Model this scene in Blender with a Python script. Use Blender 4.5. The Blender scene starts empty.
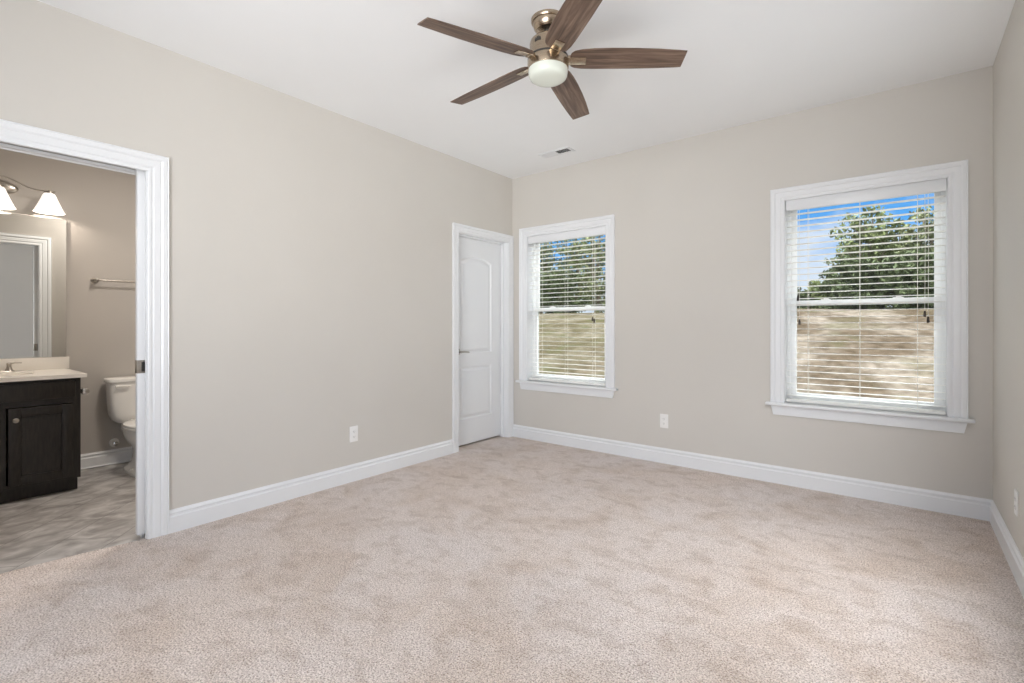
import bpy, bmesh, math, random
from mathutils import Vector, Matrix
import numpy as np
PI = math.pi
R = math.radians
scene = bpy.context.scene
C = scene.collection

# ------------------------------------------------------------------ camera
cam_d = bpy.data.cameras.new('camera')
cam = bpy.data.objects.new('camera', cam_d); C.objects.link(cam)
cam.location = (3.261, -4.116, 1.174)
cam.rotation_euler = (PI/2, 0, R(38.44))
cam_d.sensor_width = 36
cam_d.lens = 492.2/1024*36
cam_d.shift_y = -(341.5-326.0)/1024
cam_d.clip_start = 0.02
scene.camera = cam
scene.view_settings.view_transform = 'Standard'
scene.view_settings.look = 'None'
scene.view_settings.gamma = 1
scene.view_settings.use_curve_mapping = False
scene.view_settings.exposure = 0.1
scene.cycles.max_bounces = 14
scene.cycles.diffuse_bounces = 8
scene.cycles.transparent_max_bounces = 32
scene.cycles.sample_clamp_indirect = 6
scene.cycles.use_denoising = True

# ------------------------------------------------------------------ world: blue sky with soft white cloud
w = bpy.data.worlds.new('sky'); scene.world = w; w.use_nodes = True
nt = w.node_tree; nt.nodes.clear()
def N(t, kind, **kw):
    n = t.nodes.new(kind)
    for k, v in kw.items(): setattr(n, k, v)
    return n
out = N(nt, 'ShaderNodeOutputWorld'); bg = N(nt, 'ShaderNodeBackground')
tc = N(nt, 'ShaderNodeTexCoord'); sep = N(nt, 'ShaderNodeSeparateXYZ')
nt.links.new(tc.outputs['Generated'], sep.inputs[0])
cr = N(nt, 'ShaderNodeValToRGB'); nt.links.new(sep.outputs['Z'], cr.inputs[0])
cr.color_ramp.elements[0].position = 0.0; cr.color_ramp.elements[0].color = (.42, .66, .95, 1)
cr.color_ramp.elements[1].position = 0.7; cr.color_ramp.elements[1].color = (.05, .22, .75, 1)
e = cr.color_ramp.elements.new(.16); e.color = (.12, .42, .93, 1)
mp = N(nt, 'ShaderNodeMapping'); mp.inputs['Scale'].default_value = (1, 1, 2.6); mp.inputs['Location'].default_value = (1.35, 0, .12)
nt.links.new(tc.outputs['Generated'], mp.inputs[0])
nz = N(nt, 'ShaderNodeTexNoise'); nz.inputs['Scale'].default_value = 3.2; nz.inputs['Detail'].default_value = 7
nt.links.new(mp.outputs[0], nz.inputs['Vector'])
# cloud bank gathers low over the horizon, thins out with height
ma = N(nt, 'ShaderNodeMath', operation='MULTIPLY'); ma.inputs[1].default_value = -1.9
nt.links.new(sep.outputs['Z'], ma.inputs[0])
mb = N(nt, 'ShaderNodeMath', operation='ADD'); nt.links.new(ma.outputs[0], mb.inputs[0]); nt.links.new(nz.outputs['Fac'], mb.inputs[1])
c2 = N(nt, 'ShaderNodeValToRGB'); nt.links.new(mb.outputs[0], c2.inputs[0])
c2.color_ramp.elements[0].position = .17; c2.color_ramp.elements[0].color = (0, 0, 0, 1)
c2.color_ramp.elements[1].position = .30; c2.color_ramp.elements[1].color = (.85, .85, .85, 1)
mx = N(nt, 'ShaderNodeMixRGB'); nt.links.new(c2.outputs[0], mx.inputs[0]); nt.links.new(cr.outputs[0], mx.inputs[1])
mx.inputs[2].default_value = (.80, .84, .95, 1)
# extra bright band of unseen overhead sky, added to light windows and room
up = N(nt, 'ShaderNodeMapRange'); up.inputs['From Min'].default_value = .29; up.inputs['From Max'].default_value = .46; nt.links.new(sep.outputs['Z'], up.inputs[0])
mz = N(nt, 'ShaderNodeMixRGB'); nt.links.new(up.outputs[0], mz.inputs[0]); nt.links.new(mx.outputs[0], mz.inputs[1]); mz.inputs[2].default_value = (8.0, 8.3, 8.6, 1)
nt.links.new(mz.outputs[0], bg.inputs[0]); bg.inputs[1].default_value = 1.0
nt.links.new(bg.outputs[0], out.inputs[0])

def light(name, kind, loc, rot, energy, color=(1, 1, 1), **kw):
    d = bpy.data.lights.new(name, kind); d.energy = energy; d.color = color
    for k, v in kw.items(): setattr(d, k, v)
    o = bpy.data.objects.new(name, d); o.location = loc; o.rotation_euler = rot; C.objects.link(o); return o
# sun over the roof, from behind the house and to the right
light('sun', 'SUN', (0, 0, 20), (R(48), 0, R(-35)), 1.6, (1, .96, .9), angle=R(1.5))
# fill lights added out of view, set in the rear and side openings
light('rear_fill_light', 'AREA', (2.45, -5.02, 1.6), (R(99), 0, R(27)), 32, (.97, .985, 1), shape='RECTANGLE', size=1.9, size_y=1.7, spread=R(96))
light('side_fill_light', 'AREA', (3.72, -1.75, 1.35), (R(92), 0, R(90)), 9, (.98, .99, 1), shape='RECTANGLE', size=.95, size_y=1.5)

light('bathroom_fill_light', 'AREA', (-.60, -2.75, 2.70), (0, 0, 0), 24, (1, .92, .84), shape='DISK', size=.35)  # unseen fill light added to brighten the bathroom

# ------------------------------------------------------------------ mesh helpers
class MB:
    def __init__(s): s.bm = bmesh.new()
    def verts(s, co): return [s.bm.verts.new(c) for c in co]
    def face(s, vs):
        try: return s.bm.faces.new(vs)
        except ValueError: return None
    def box(s, x0, x1, y0, y1, z0, z1, bev=0.0, seg=2):
        v = s.verts([(x, y, z) for x in (x0, x1) for y in (y0, y1) for z in (z0, z1)])
        fs = [s.face([v[i] for i in q]) for q in ((0,1,3,2),(4,6,7,5),(0,4,5,1),(2,3,7,6),(0,2,6,4),(1,5,7,3))]
        if bev > 0:
            es = list({e for f in fs for e in f.edges})
            bmesh.ops.bevel(s.bm, geom=es, offset=bev, segments=seg, profile=.5, affect='EDGES')
        return s
    def rings(s, rings, cap0=True, cap1=True, closed=True):
        rv = [s.verts(r) for r in rings]; n = len(rv[0])
        for a, b in zip(rv, rv[1:]):
            for i in range(n if closed else n-1):
                j = (i+1) % n; s.face([a[i], a[j], b[j], b[i]])
        if cap0: s.face(rv[0][::-1])
        if cap1: s.face(rv[-1])
        return s
    def lathe(s, prof, center=(0, 0, 0), seg=40, axis='Z', cap0=True, cap1=True):
        R_ = []
        for r, h in prof:
            ring = []
            for i in range(seg):
                a = 2*PI*i/seg; c, d = max(r, 1e-4)*math.cos(a), max(r, 1e-4)*math.sin(a)
                p = {'Z': (c, d, h), 'X': (h, c, d), 'Y': (d, h, c)}[axis]
                ring.append((p[0]+center[0], p[1]+center[1], p[2]+center[2]))
            R_.append(ring)
        return s.rings(R_, cap0, cap1)
    def loft(s, levels, seg=40, cap0=True, cap1=True):
        # levels: (z, cx, cy, rx, ry, exponent)
        R_ = []
        for z, cx, cy, rx, ry, n in levels:
            ring = []
            for i in range(seg):
                a = 2*PI*i/seg; c, d = math.cos(a), math.sin(a)
                ring.append((cx+rx*math.copysign(abs(c)**(2/n), c), cy+ry*math.copysign(abs(d)**(2/n), d), z))
            R_.append(ring)
        return s.rings(R_, cap0, cap1)
    def tube(s, pts, r, seg=12, caps=True):
        pts = [Vector(p) for p in pts]; rs = r if isinstance(r, (list, tuple)) else [r]*len(pts)
        R_ = []; up = None
        for i, p in enumerate(pts):
            t = (pts[min(i+1, len(pts)-1)]-pts[max(i-1, 0)]).normalized()
            if up is None: up = t.orthogonal().normalized()
            up = (up-t*up.dot(t)).normalized(); b = t.cross(up)
            R_.append([tuple(p+(up*math.cos(2*PI*k/seg)+b*math.sin(2*PI*k/seg))*rs[i]) for k in range(seg)])
        return s.rings(R_, caps, caps)
    def prism(s, poly, h0, h1, f):
        a = s.verts([f(u, v, h0) for u, v in poly]); b = s.verts([f(u, v, h1) for u, v in poly]); n = len(poly)
        for i in range(n): s.face([a[i], a[(i+1) % n], b[(i+1) % n], b[i]])
        s.face(a[::-1]); s.face(b); return s
    def build(s, name, mat, parent=None, loc=None, smooth=True, angle=38):
        bm = s.bm
        bmesh.ops.recalc_face_normals(bm, faces=bm.faces)
        if smooth:
            for f in bm.faces: f.smooth = True
            for e in bm.edges:
                if len(e.link_faces) == 2 and e.calc_face_angle(0) > R(angle): e.smooth = False
        me = bpy.data.meshes.new(name); bm.to_mesh(me); bm.free()
        o = bpy.data.objects.new(name, me); C.objects.link(o)
        if mat: me.materials.append(mat)
        if parent:
            o.parent = parent
            # meshes are authored in world coordinates: cancel the parent's location
            if loc is None:
                q = parent; off = Vector((0, 0, 0))
                while q: off += q.location; q = q.parent
                me.transform(Matrix.Translation(-off))
        if loc is not None: o.location = loc
        return o

def thing(name, label, cat, loc=(0, 0, 0), rotz=0, group=None):
    o = bpy.data.objects.new(name, None); C.objects.link(o); o.empty_display_size = .05
    o.location = loc; o.rotation_euler = (0, 0, rotz)
    o['label'] = label; o['category'] = cat
    if group: o['group'] = group
    return o
def tag(o, label, cat, group=None):
    o['label'] = label; o['category'] = cat
    if group: o['group'] = group
    return o
def struct(o, label, cat):
    o['kind'] = 'structure'; o['label'] = label; o['category'] = cat; return o

# ------------------------------------------------------------------ materials
def mat(name, color, rough=.5, metal=0, **kw):
    m = bpy.data.materials.new(name); m.use_nodes = True
    b = m.node_tree.nodes['Principled BSDF']
    b.inputs['Base Color'].default_value = (*color, 1); b.inputs['Roughness'].default_value = rough
    b.inputs['Metallic'].default_value = metal
    for k, v in kw.items(): b.inputs[k].default_value = v
    return m
def ramp_noise(m, scale, c0, c1, p0=.35, p1=.65, detail=4, mapping=None, bump=0, bump_scale=None, dist=.001, coord='Object', rough=None):
    t = m.node_tree; b = t.nodes['Principled BSDF']
    tc = N(t, 'ShaderNodeTexCoord'); mpn = N(t, 'ShaderNodeMapping'); t.links.new(tc.outputs[coord], mpn.inputs[0])
    if mapping: mpn.inputs['Scale'].default_value = mapping
    n = N(t, 'ShaderNodeTexNoise'); n.inputs['Scale'].default_value = scale; n.inputs['Detail'].default_value = detail
    t.links.new(mpn.outputs[0], n.inputs['Vector'])
    r = N(t, 'ShaderNodeValToRGB'); t.links.new(n.outputs['Fac'], r.inputs[0])
    r.color_ramp.elements[0].position = p0; r.color_ramp.elements[0].color = (*c0, 1)
    r.color_ramp.elements[1].position = p1; r.color_ramp.elements[1].color = (*c1, 1)
    t.links.new(r.outputs[0], b.inputs['Base Color'])
    if bump:
        n2 = n
        if bump_scale:
            n2 = N(t, 'ShaderNodeTexNoise'); n2.inputs['Scale'].default_value = bump_scale; n2.inputs['Detail'].default_value = 3
            t.links.new(mpn.outputs[0], n2.inputs['Vector'])
        bp = N(t, 'ShaderNodeBump'); bp.inputs['Strength'].default_value = bump; bp.inputs['Distance'].default_value = dist
        t.links.new(n2.outputs['Fac'], bp.inputs['Height']); t.links.new(bp.outputs[0], b.inputs['Normal'])
    return m

M = {}
M['wall'] = ramp_noise(mat('greige_wall_paint', (.6, .575, .53), .6), 1.3, (.612, .583, .536), (.630, .601, .554), bump=.12, bump_scale=260, dist=.0006)
M['bath_wall'] = ramp_noise(mat('wall_paint_dimmed', (.52, .47, .42), .55), 1.3, (.45, .42, .385), (.47, .44, .405), bump=.12, bump_scale=260, dist=.0006)  # same paint as the bedroom, colour darkened to suit the bathroom light
M['ceiling'] = ramp_noise(mat('ceiling_paint', (.8, .8, .8), .8), 1.1, (.87, .88, .885), (.89, .90, .905), bump=.1, bump_scale=180, dist=.0008)
M['trim'] = ramp_noise(mat('white_trim_paint', (.82, .83, .84), .32), 2, (.78, .79, .80), (.80, .81, .82))
M['vinyl'] = ramp_noise(mat('white_window_vinyl', (.85, .86, .86), .3), 2, (.84, .85, .85), (.87, .87, .87))
M['blind'] = ramp_noise(mat('white_blind_slat', (.86, .85, .82), .4), 30, (.85, .84, .81), (.88, .87, .84), mapping=(.1, 1, 1))
M['cord'] = ramp_noise(mat('white_blind_cord', (.85, .83, .76), .8), 60, (.8, .78, .71), (.88, .86, .8))
M['tassel'] = ramp_noise(mat('dark_wood_tassel', (.08, .05, .03), .5), 80, (.02, .013, .008), (.045, .028, .018))
M['porcelain'] = ramp_noise(mat('glazed_porcelain', (.8, .78, .74), .12), 3, (.79, .77, .73), (.82, .80, .76))
M['counter'] = ramp_noise(mat('cream_cultured_marble', (.8, .75, .67), .2), 5, (.74, .705, .65), (.78, .745, .69), detail=8)
M['nickel'] = ramp_noise(mat('brushed_nickel', (.45, .42, .38), .28, 1), 30, (.40, .37, .33), (.48, .45, .41), mapping=(1, 1, 20))
M['bronze'] = ramp_noise(mat('antique_brass_brushed', (.5, .4, .3), .24, 1), 24, (.42, .335, .245), (.52, .425, .32), mapping=(1, 1, 25))
M['chrome'] = ramp_noise(mat('polished_chrome', (.75, .74, .73), .12, 1), 9, (.72, .71, .70), (.78, .77, .76))
M['dark'] = ramp_noise(mat('black_neck_finish', (.03, .028, .025), .4), 40, (.02, .02, .018), (.045, .04, .035))
M['vent_dark'] = ramp_noise(mat('duct_inside', (.08, .08, .08), .8), 40, (.02, .02, .02), (.04, .04, .04))
M['plate'] = ramp_noise(mat('white_outlet_plastic', (.84, .83, .81), .3), 6, (.83, .82, .80), (.86, .85, .83))
M['slot'] = ramp_noise(mat('outlet_slot_dark', (.05, .05, .05), .6), 50, (.03, .03, .03), (.07, .07, .07))
M['espresso'] = ramp_noise(mat('espresso_stained_wood', (.02, .017, .014), .33), 14, (.009, .0075, .0065), (.022, .018, .015), mapping=(1, 6, 1), detail=6, bump=.15, dist=.0006)

def wood_blade():
    m = mat('weathered_walnut_blade', (.2, .14, .1), .5); t = m.node_tree; b = t.nodes['Principled BSDF']
    tc = N(t, 'ShaderNodeTexCoord'); mp_ = N(t, 'ShaderNodeMapping'); t.links.new(tc.outputs['Object'], mp_.inputs[0])
    mp_.inputs['Scale'].default_value = (1.6, 22, 22)
    n = N(t, 'ShaderNodeTexNoise'); n.inputs['Scale'].default_value = 2.6; n.inputs['Detail'].default_value = 8; n.inputs['Distortion'].default_value = .6
    t.links.new(mp_.outputs[0], n.inputs['Vector'])
    r = N(t, 'ShaderNodeValToRGB'); t.links.new(n.outputs['Fac'], r.inputs[0])
    r.color_ramp.elements[0].position = .3; r.color_ramp.elements[0].color = (.055, .033, .022, 1)
    r.color_ramp.elements[1].position = .72; r.color_ramp.elements[1].color = (.27, .185, .135, 1)
    x = r.color_ramp.elements.new(.5); x.color = (.145, .09, .062, 1)
    t.links.new(r.outputs[0], b.inputs['Base Color'])
    bp = N(t, 'ShaderNodeBump'); bp.inputs['Strength'].default_value = .25; bp.inputs['Distance'].default_value = .001
    t.links.new(n.outputs['Fac'], bp.inputs['Height']); t.links.new(bp.outputs[0], b.inputs['Normal'])
    return m
M['blade'] = wood_blade()

def glass_mat():
    m = bpy.data.materials.new('window_glass'); m.use_nodes = True; t = m.node_tree; t.nodes.clear()
    o = N(t, 'ShaderNodeOutputMaterial'); mix = N(t, 'ShaderNodeMixShader'); tr = N(t, 'ShaderNodeBsdfTransparent'); gl = N(t, 'ShaderNodeBsdfGlossy')
    fr = N(t, 'ShaderNodeFresnel'); fr.inputs['IOR'].default_value = 1.12
    tr.inputs[0].default_value = (.95, .97, .96, 1); gl.inputs['Roughness'].default_value = .3
    t.links.new(fr.outputs[0], mix.inputs[0]); t.links.new(tr.outputs[0], mix.inputs[1]); t.links.new(gl.outputs[0], mix.inputs[2])
    t.links.new(mix.outputs[0], o.inputs[0]); return m
M['glass'] = glass_mat()
def mirror_mat():
    m = mat('mirror_silver', (.86, .88, .87), .01, 1); return m
M['mirror'] = mirror_mat()
M['opal'] = mat('opal_fan_glass', (.72, .75, .67), .22, **{'Emission Color': (.95, 1, .9, 1), 'Emission Strength': .0, 'Subsurface Weight': .3, 'Subsurface Radius': (.02, .02, .02)})
M['shade'] = mat('lit_frosted_glass_shade', (.95, .93, .9), .3, **{'Emission Color': (1, .94, .86, 1), 'Emission Strength': .8})

def carpet_mat():
    m = mat('beige_cut_pile_carpet', (.6, .52, .47), 1.0); t = m.node_tree; b = t.nodes['Principled BSDF']
    b.inputs['Specular IOR Level'].default_value = .05
    b.inputs['Sheen Weight'].default_value = .15
    tc = N(t, 'ShaderNodeTexCoord')
    def noise(s, det, dist=0, sc=None):
        n = N(t, 'ShaderNodeTexNoise'); n.inputs['Scale'].default_value = s; n.inputs['Detail'].default_value = det; n.inputs['Distortion'].default_value = dist
        if sc:
            q = N(t, 'ShaderNodeMapping'); q.inputs['Scale'].default_value = sc; t.links.new(tc.outputs['Object'], q.inputs[0]); t.links.new(q.outputs[0], n.inputs['Vector'])
        else: t.links.new(tc.outputs['Object'], n.inputs['Vector'])
        return n
    def ramp(n, p0, c0, p1, c1):
        r = N(t, 'ShaderNodeValToRGB'); t.links.new(n.outputs['Fac'], r.inputs[0])
        r.color_ramp.elements[0].position = p0; r.color_ramp.elements[0].color = (*c0, 1)
        r.color_ramp.elements[1].position = p1; r.color_ramp.elements[1].color = (*c1, 1); return r
    def mul(a, bb, fac=1):
        x = N(t, 'ShaderNodeMixRGB', blend_type='MULTIPLY'); x.inputs[0].default_value = fac
        t.links.new(a.outputs[0], x.inputs[1]); t.links.new(bb.outputs[0], x.inputs[2]); return x
    base = ramp(noise(1.1, 3, .3), .35, (.87, .765, .695), .68, (.87, .795, .76))       # large tonal drift
    patch = ramp(noise(2.6, 6, .8), .36, (.84, .78, .71), .56, (1, 1, 1))               # worn and trodden patches
    marks = ramp(noise(8, 6, .5, (1, 1.4, 1)), .34, (.84, .81, .78), .50, (1, 1, 1))
    v = N(t, 'ShaderNodeTexVoronoi'); v.inputs['Scale'].default_value = 165; v.inputs['Randomness'].default_value = 1
    wv = noise(40, 3); wm = N(t, 'ShaderNodeVectorMath', operation='MULTIPLY_ADD'); t.links.new(wv.outputs['Color'], wm.inputs[0]); wm.inputs[1].default_value = (.02, .02, .02); t.links.new(tc.outputs['Object'], wm.inputs[2])
    t.links.new(wm.outputs[0], v.inputs['Vector'])
    tuft = N(t, 'ShaderNodeValToRGB'); t.links.new(v.outputs['Distance'], tuft.inputs[0])
    tuft.color_ramp.elements[0].position = .30; tuft.color_ramp.elements[0].color = (1, 1, 1, 1)
    tuft.color_ramp.elements[1].position = .75; tuft.color_ramp.elements[1].color = (.50, .455, .43, 1)
    fine = ramp(noise(165, 4), .36, (.50, .46, .43), .52, (1.0, 1.0, 1.0))
    c = mul(mul(mul(base, patch, .6), marks, .9), tuft, .6); c = mul(c, fine, 1)
    t.links.new(c.outputs[0], b.inputs['Base Color'])
    nb = noise(110, 5)
    big = noise(7, 3)
    add = N(t, 'ShaderNodeMath', operation='MULTIPLY_ADD'); t.links.new(big.outputs['Fac'], add.inputs[0]); add.inputs[1].default_value = 1.5
    t.links.new(nb.outputs['Fac'], add.inputs[2])
    bp = N(t, 'ShaderNodeBump'); bp.inputs['Strength'].default_value = 1.0; bp.inputs['Distance'].default_value = .008
    t.links.new(add.outputs[0], bp.inputs['Height']); t.links.new(bp.outputs[0], b.inputs['Normal'])
    return m
M['carpet'] = carpet_mat()

def tile_mat():
    m = mat('grey_stone_tile', (.35, .33, .31), .35); t = m.node_tree; b = t.nodes['Principled BSDF']
    tc = N(t, 'ShaderNodeTexCoord'); q = N(t, 'ShaderNodeMapping'); q.inputs['Rotation'].default_value = (0, 0, R(42.5)); q.inputs['Location'].default_value = (.0, .085, 0)
    t.links.new(tc.outputs['Object'], q.inputs[0])
    br = N(t, 'ShaderNodeTexBrick'); br.offset = 0.5; t.links.new(q.outputs[0], br.inputs['Vector'])
    br.inputs['Scale'].default_value = 1; br.inputs['Brick Width'].default_value = .6; br.inputs['Row Height'].default_value = .277
    br.inputs['Mortar Size'].default_value = .0022; br.inputs['Mortar Smooth'].default_value = .2
    n = N(t, 'ShaderNodeTexNoise'); n.inputs['Scale'].default_value = 9; n.inputs['Detail'].default_value = 12; n.inputs['Distortion'].default_value = .5
    q2 = N(t, 'ShaderNodeMapping'); q2.inputs['Rotation'].default_value = (0, 0, R(30)); q2.inputs['Scale'].default_value = (1.25, .85, 1)
    t.links.new(tc.outputs['Object'], q2.inputs[0]); t.links.new(q2.outputs[0], n.inputs['Vector'])
    r = N(t, 'ShaderNodeValToRGB'); t.links.new(n.outputs['Fac'], r.inputs[0])
    r.color_ramp.elements[0].position = .36; r.color_ramp.elements[0].color = (.27, .25, .235, 1)
    r.color_ramp.elements[1].position = .66; r.color_ramp.elements[1].color = (.56, .535, .51, 1)
    t.links.new(r.outputs[0], br.inputs['Color1']); t.links.new(r.outputs[0], br.inputs['Color2']); br.inputs['Mortar'].default_value = (.16, .15, .14, 1)
    t.links.new(br.outputs['Color'], b.inputs['Base Color'])
    return m
M['tile'] = tile_mat()

# ------------------------------------------------------------------ room shell
W, H, YR = 3.686, 2.74, -5.05      # right wall, ceiling, rear wall
WT = .125                            # thickness of the wall to the bathroom and the closet
XB = -2.045                          # far bathroom wall
BD0, BD1 = -4.007, -3.245            # bathroom doorway in y
CD0, CD1 = -.815, -.085                # closet doorway in y
DH = 2.03
CH = 2.047
W1 = (.199, 1.103); W2 = (2.578, 3.481); WZ = (.605, 2.105); ET = .16

m = MB(); m.box(-.0, W, YR, 0, -.02, 0); m.box(-.03, 0, BD1-.02, BD1, -.02, -.002)
# carpet tongue running into the bathroom doorway
m.prism([(-.0, BD0), (.0, BD1), (-.012, BD1), (-.03, -3.36), (-.06, -3.52), (-.085, -3.75), (-.10, BD0)], -.02, 0, lambda u, v, h: (u, v, h))
m.box(-WT, 0, CD0, CD1, -.02, 0)
struct(m.build('floor', M['carpet'], smooth=False), 'bedroom floor of pale beige cut pile carpet', 'floor')
m = MB().box(XB, 0, -4.6, -2.2, -.05, -.012)
struct(m.build('floor_bathroom', M['tile'], smooth=False), 'grey stone tile bathroom floor beyond the doorway', 'floor')
m = MB().box(-.02, W+.1, YR-3.6, ET, H, H+.15)  # unseen overhang past the rear wall added to keep sun out
struct(m.build('ceiling', M['ceiling'], smooth=False), 'flat white bedroom ceiling', 'ceiling')
m = MB().box(XB-.1, -.02, -4.7, -2.1, H, H+.15)
struct(m.build('ceiling_bathroom', M['ceiling'], smooth=False), 'bathroom ceiling', 'ceiling')

def wall_y(name, x0, x1, mt, y0, y1, z0, z1, holes, label, axis='x'):
    # a wall slab with rectangular openings; span runs along y (axis x) or along x (axis y)
    m = MB(); cuts = sorted(holes); p = y0
    def bx(a, b, c, d):
        if b-a < 1e-5 or d-c < 1e-5: return
        if axis == 'x': m.box(x0, x1, a, b, c, d)
        else: m.box(a, b, x0, x1, c, d)
    for (a, b, c, d) in cuts:
        bx(p, a, z0, z1); bx(a, b, z0, c); bx(a, b, d, z1); p = b
    bx(p, y1, z0, z1)
    bmesh.ops.remove_doubles(m.bm, verts=m.bm.verts, dist=1e-5)
    return struct(m.build(name, mt, smooth=False), label, 'wall')
wall_y('wall_left', -WT/2, 0, M['wall'], YR-.1, ET, -.02, H, [(BD0-.012, BD1+.012, -.02, DH+.012), (CD0-.012, CD1+.012, -.02, CH+.012)], 'greige left wall with the bathroom and closet doorways')
# pocket for the sliding door lies inside the bathroom side of this wall
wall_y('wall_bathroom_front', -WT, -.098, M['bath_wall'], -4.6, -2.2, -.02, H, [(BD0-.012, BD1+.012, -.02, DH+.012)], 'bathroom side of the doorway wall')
wall_y('wall_back', 0, ET, M['wall'], -WT, W+.1, -.02, H, [(W1[0]-.012, W1[1]+.012, WZ[0]-.012, WZ[1]+.012), (W2[0]-.012, W2[1]+.012, WZ[0]-.012, WZ[1]+.012)], 'greige far wall with the two windows', 'y')
SW = (-2.25, -1.25, .6, 2.1)
wall_y('wall_right', W, W+.1, M['wall'], YR-.1, 0, -.02, H, [SW], 'greige right wall')
wall_y('wall_rear', YR-.1, YR, M['wall'], 0, W, -.02, H, [(.35, 3.45, .5, 2.4)], 'rear wall behind the viewpoint', 'y')
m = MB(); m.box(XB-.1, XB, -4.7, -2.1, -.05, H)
struct(m.build('wall_bathroom_back', M['bath_wall'], smooth=False), 'bathroom wall behind the vanity and the toilet, greige paint toned darker for the bathroom light', 'wall')
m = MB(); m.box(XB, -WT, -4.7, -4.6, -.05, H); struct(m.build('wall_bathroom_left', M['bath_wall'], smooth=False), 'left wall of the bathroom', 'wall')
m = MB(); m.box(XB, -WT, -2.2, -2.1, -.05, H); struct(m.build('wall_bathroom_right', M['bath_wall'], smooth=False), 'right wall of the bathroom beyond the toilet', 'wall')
m = MB(); m.box(-.9, -.8, -1.2, ET, -.02, H); m.box(-.8, -WT, -1.3, -1.2, -.02, H); m.box(-.8, -WT, ET-.05, ET, -.02, H); m.box(-.8, -WT, -1.2, ET-.05, -.02, 0)
m.box(-.9, -.02, -1.3, ET, H, H+.1)
struct(m.build('wall_closet', M['wall'], smooth=False), 'inside of the closet behind the closed white door', 'wall')

# frames of made-up side and rear windows, added unseen around the fill lights
def plain_window(name, along, pos, a0, a1, z0, z1, label):
    r = thing(name, label, 'window', (0, 0, 0)); r['kind'] = 'structure'
    f = (lambda u, v, h: (pos+h, u, v)) if along == 'y' else (lambda u, v, h: (u, pos-h, v))
    m = MB()
    for (u0, u1, v0, v1) in ((a0, a0+.05, z0, z1), (a1-.05, a1, z0, z1), (a0+.05, a1-.05, z0, z0+.05), (a0+.05, a1-.05, z1-.05, z1)):
        m.prism([(u0, v0), (u1, v0), (u1, v1), (u0, v1)], .03, .08, f)
    m.build('window_frame', M['vinyl'], r)
    return r
plain_window('fill_window_side', 'y', W, SW[0], SW[1], SW[2], SW[3], 'unseen side window added around the fill light in the right wall')
plain_window('fill_window_rear', 'x', YR, .35, 3.45, .5, 2.4, 'wide unseen rear window added around the fill light behind the viewpoint')

# ---- baseboards
BP = [(0, 0), (.017, 0), (.017, .088), (.010, .095), (.010, .105), (.0135, .110), (.0115, .116), (.005, .122), (.003, .1285), (0, .1285)]
def baseboard(name, p0, p1, inward, mt, label, z=0.0):
    # run from p0 to p1 along the wall; inward = unit vector into the room; cut square
    m = MB(); iv = Vector((*inward, 0))
    a = [tuple(Vector((*p0, z))+iv*t+Vector((0, 0, h))) for t, h in BP]; b = [tuple(Vector((*p1, z))+iv*t+Vector((0, 0, h))) for t, h in BP]
    m.rings([a, b]); return struct(m.build(name, mt, smooth=False), label, 'baseboard')
baseboard('baseboard_left', (0, -3.145), (0, -.891), (1, 0), M['trim'], 'white baseboard along the left wall between the two doorways')
baseboard('baseboard_left_rear', (0, YR), (0, BD0-.1), (1, 0), M['trim'], 'white baseboard left of the bathroom doorway')
baseboard('baseboard_back', (0, 0), (W, 0), (0, -1), M['trim'], 'white baseboard under the two windows')
baseboard('baseboard_right', (W, YR), (W, -.015), (-1, 0), M['trim'], 'white baseboard along the right wall')
baseboard('baseboard_rear', (0, YR), (W, YR), (0, 1), M['trim'], 'white baseboard along the rear wall')
baseboard('baseboard_bathroom', (XB, -3.25), (XB, -2.2), (1, 0), M['trim'], 'bathroom baseboard between the vanity and the toilet', -.012)
m = MB(); m.tube([(XB+.018, -3.25, -.004), (XB+.018, -2.2, -.004)], .008, 8)
struct(m.build('trim_1', M['trim']), 'thin shoe moulding at the foot of the bathroom baseboard', 'trim')

# ---- casing: mitred moulded frame around an opening
CP = [(0, 0), (0, .010), (.004, .0125), (.014, .0125), (.017, .010), (.022, .010), (.026, .0135), (.050, .0145), (.054, .0125), (.058, .0155), (.063, .019), (.078, .019), (.081, .016), (.086, .019), (.0, .0)]
def casing_mesh(a0, a1, z0, z1, plane, width=.087, flip=1, along='y', prof=None, bottom=False):
    prof = prof or [(u*width/.087, t) for u, t in CP[:-1]] + [(width, .019), (width, 0)]
    m = MB()
    def P(a, z, t): return (plane+flip*t, a, z) if along == 'y' else (a, plane-flip*t, z)
    st = [[], [], [], []]
    for u, t in prof:
        st[0].append(P(a0-u, z0, t)); st[1].append(P(a0-u, z1+u, t)); st[2].append(P(a1+u, z1+u, t)); st[3].append(P(a1+u, z0, t))
    m.rings(st); return m

# ------------------------------------------------------------------ bathroom doorway with pocket door
r = thing('door_1', 'open bathroom doorway with white casing and pocket door edge', 'door', (0, (BD0+BD1)/2, 0)); r['kind'] = 'structure'
casing_mesh(BD0-.004, BD1+.004, 0, DH-.004, 0, .098).build('door_casing', M['trim'], r, smooth=False)
casing_mesh(BD0-.004, BD1+.004, -.012, DH-.004, -WT, .098, flip=-1).build('door_casing', M['trim'], r, smooth=False)
m = MB()
m.box(-.024, 0, BD1, BD1+.012, -.01, DH); m.box(-WT, -.086, BD1, BD1+.012, -.012, DH)          # split jamb either side of the pocket
m.box(-.024, 0, BD0, BD1, DH, DH+.012); m.box(-WT, -.086, BD0, BD1, DH, DH+.012)
m.box(-WT, 0, BD0-.012, BD0, -.012, DH)
m.build('door_jamb', M['trim'], r, smooth=False)
m = MB(); m.box(-.0865, -.0335, BD0, -2.5, DH+.03, DH+.05); m.build('door_track', M['vent_dark'], r, smooth=False)
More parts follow.
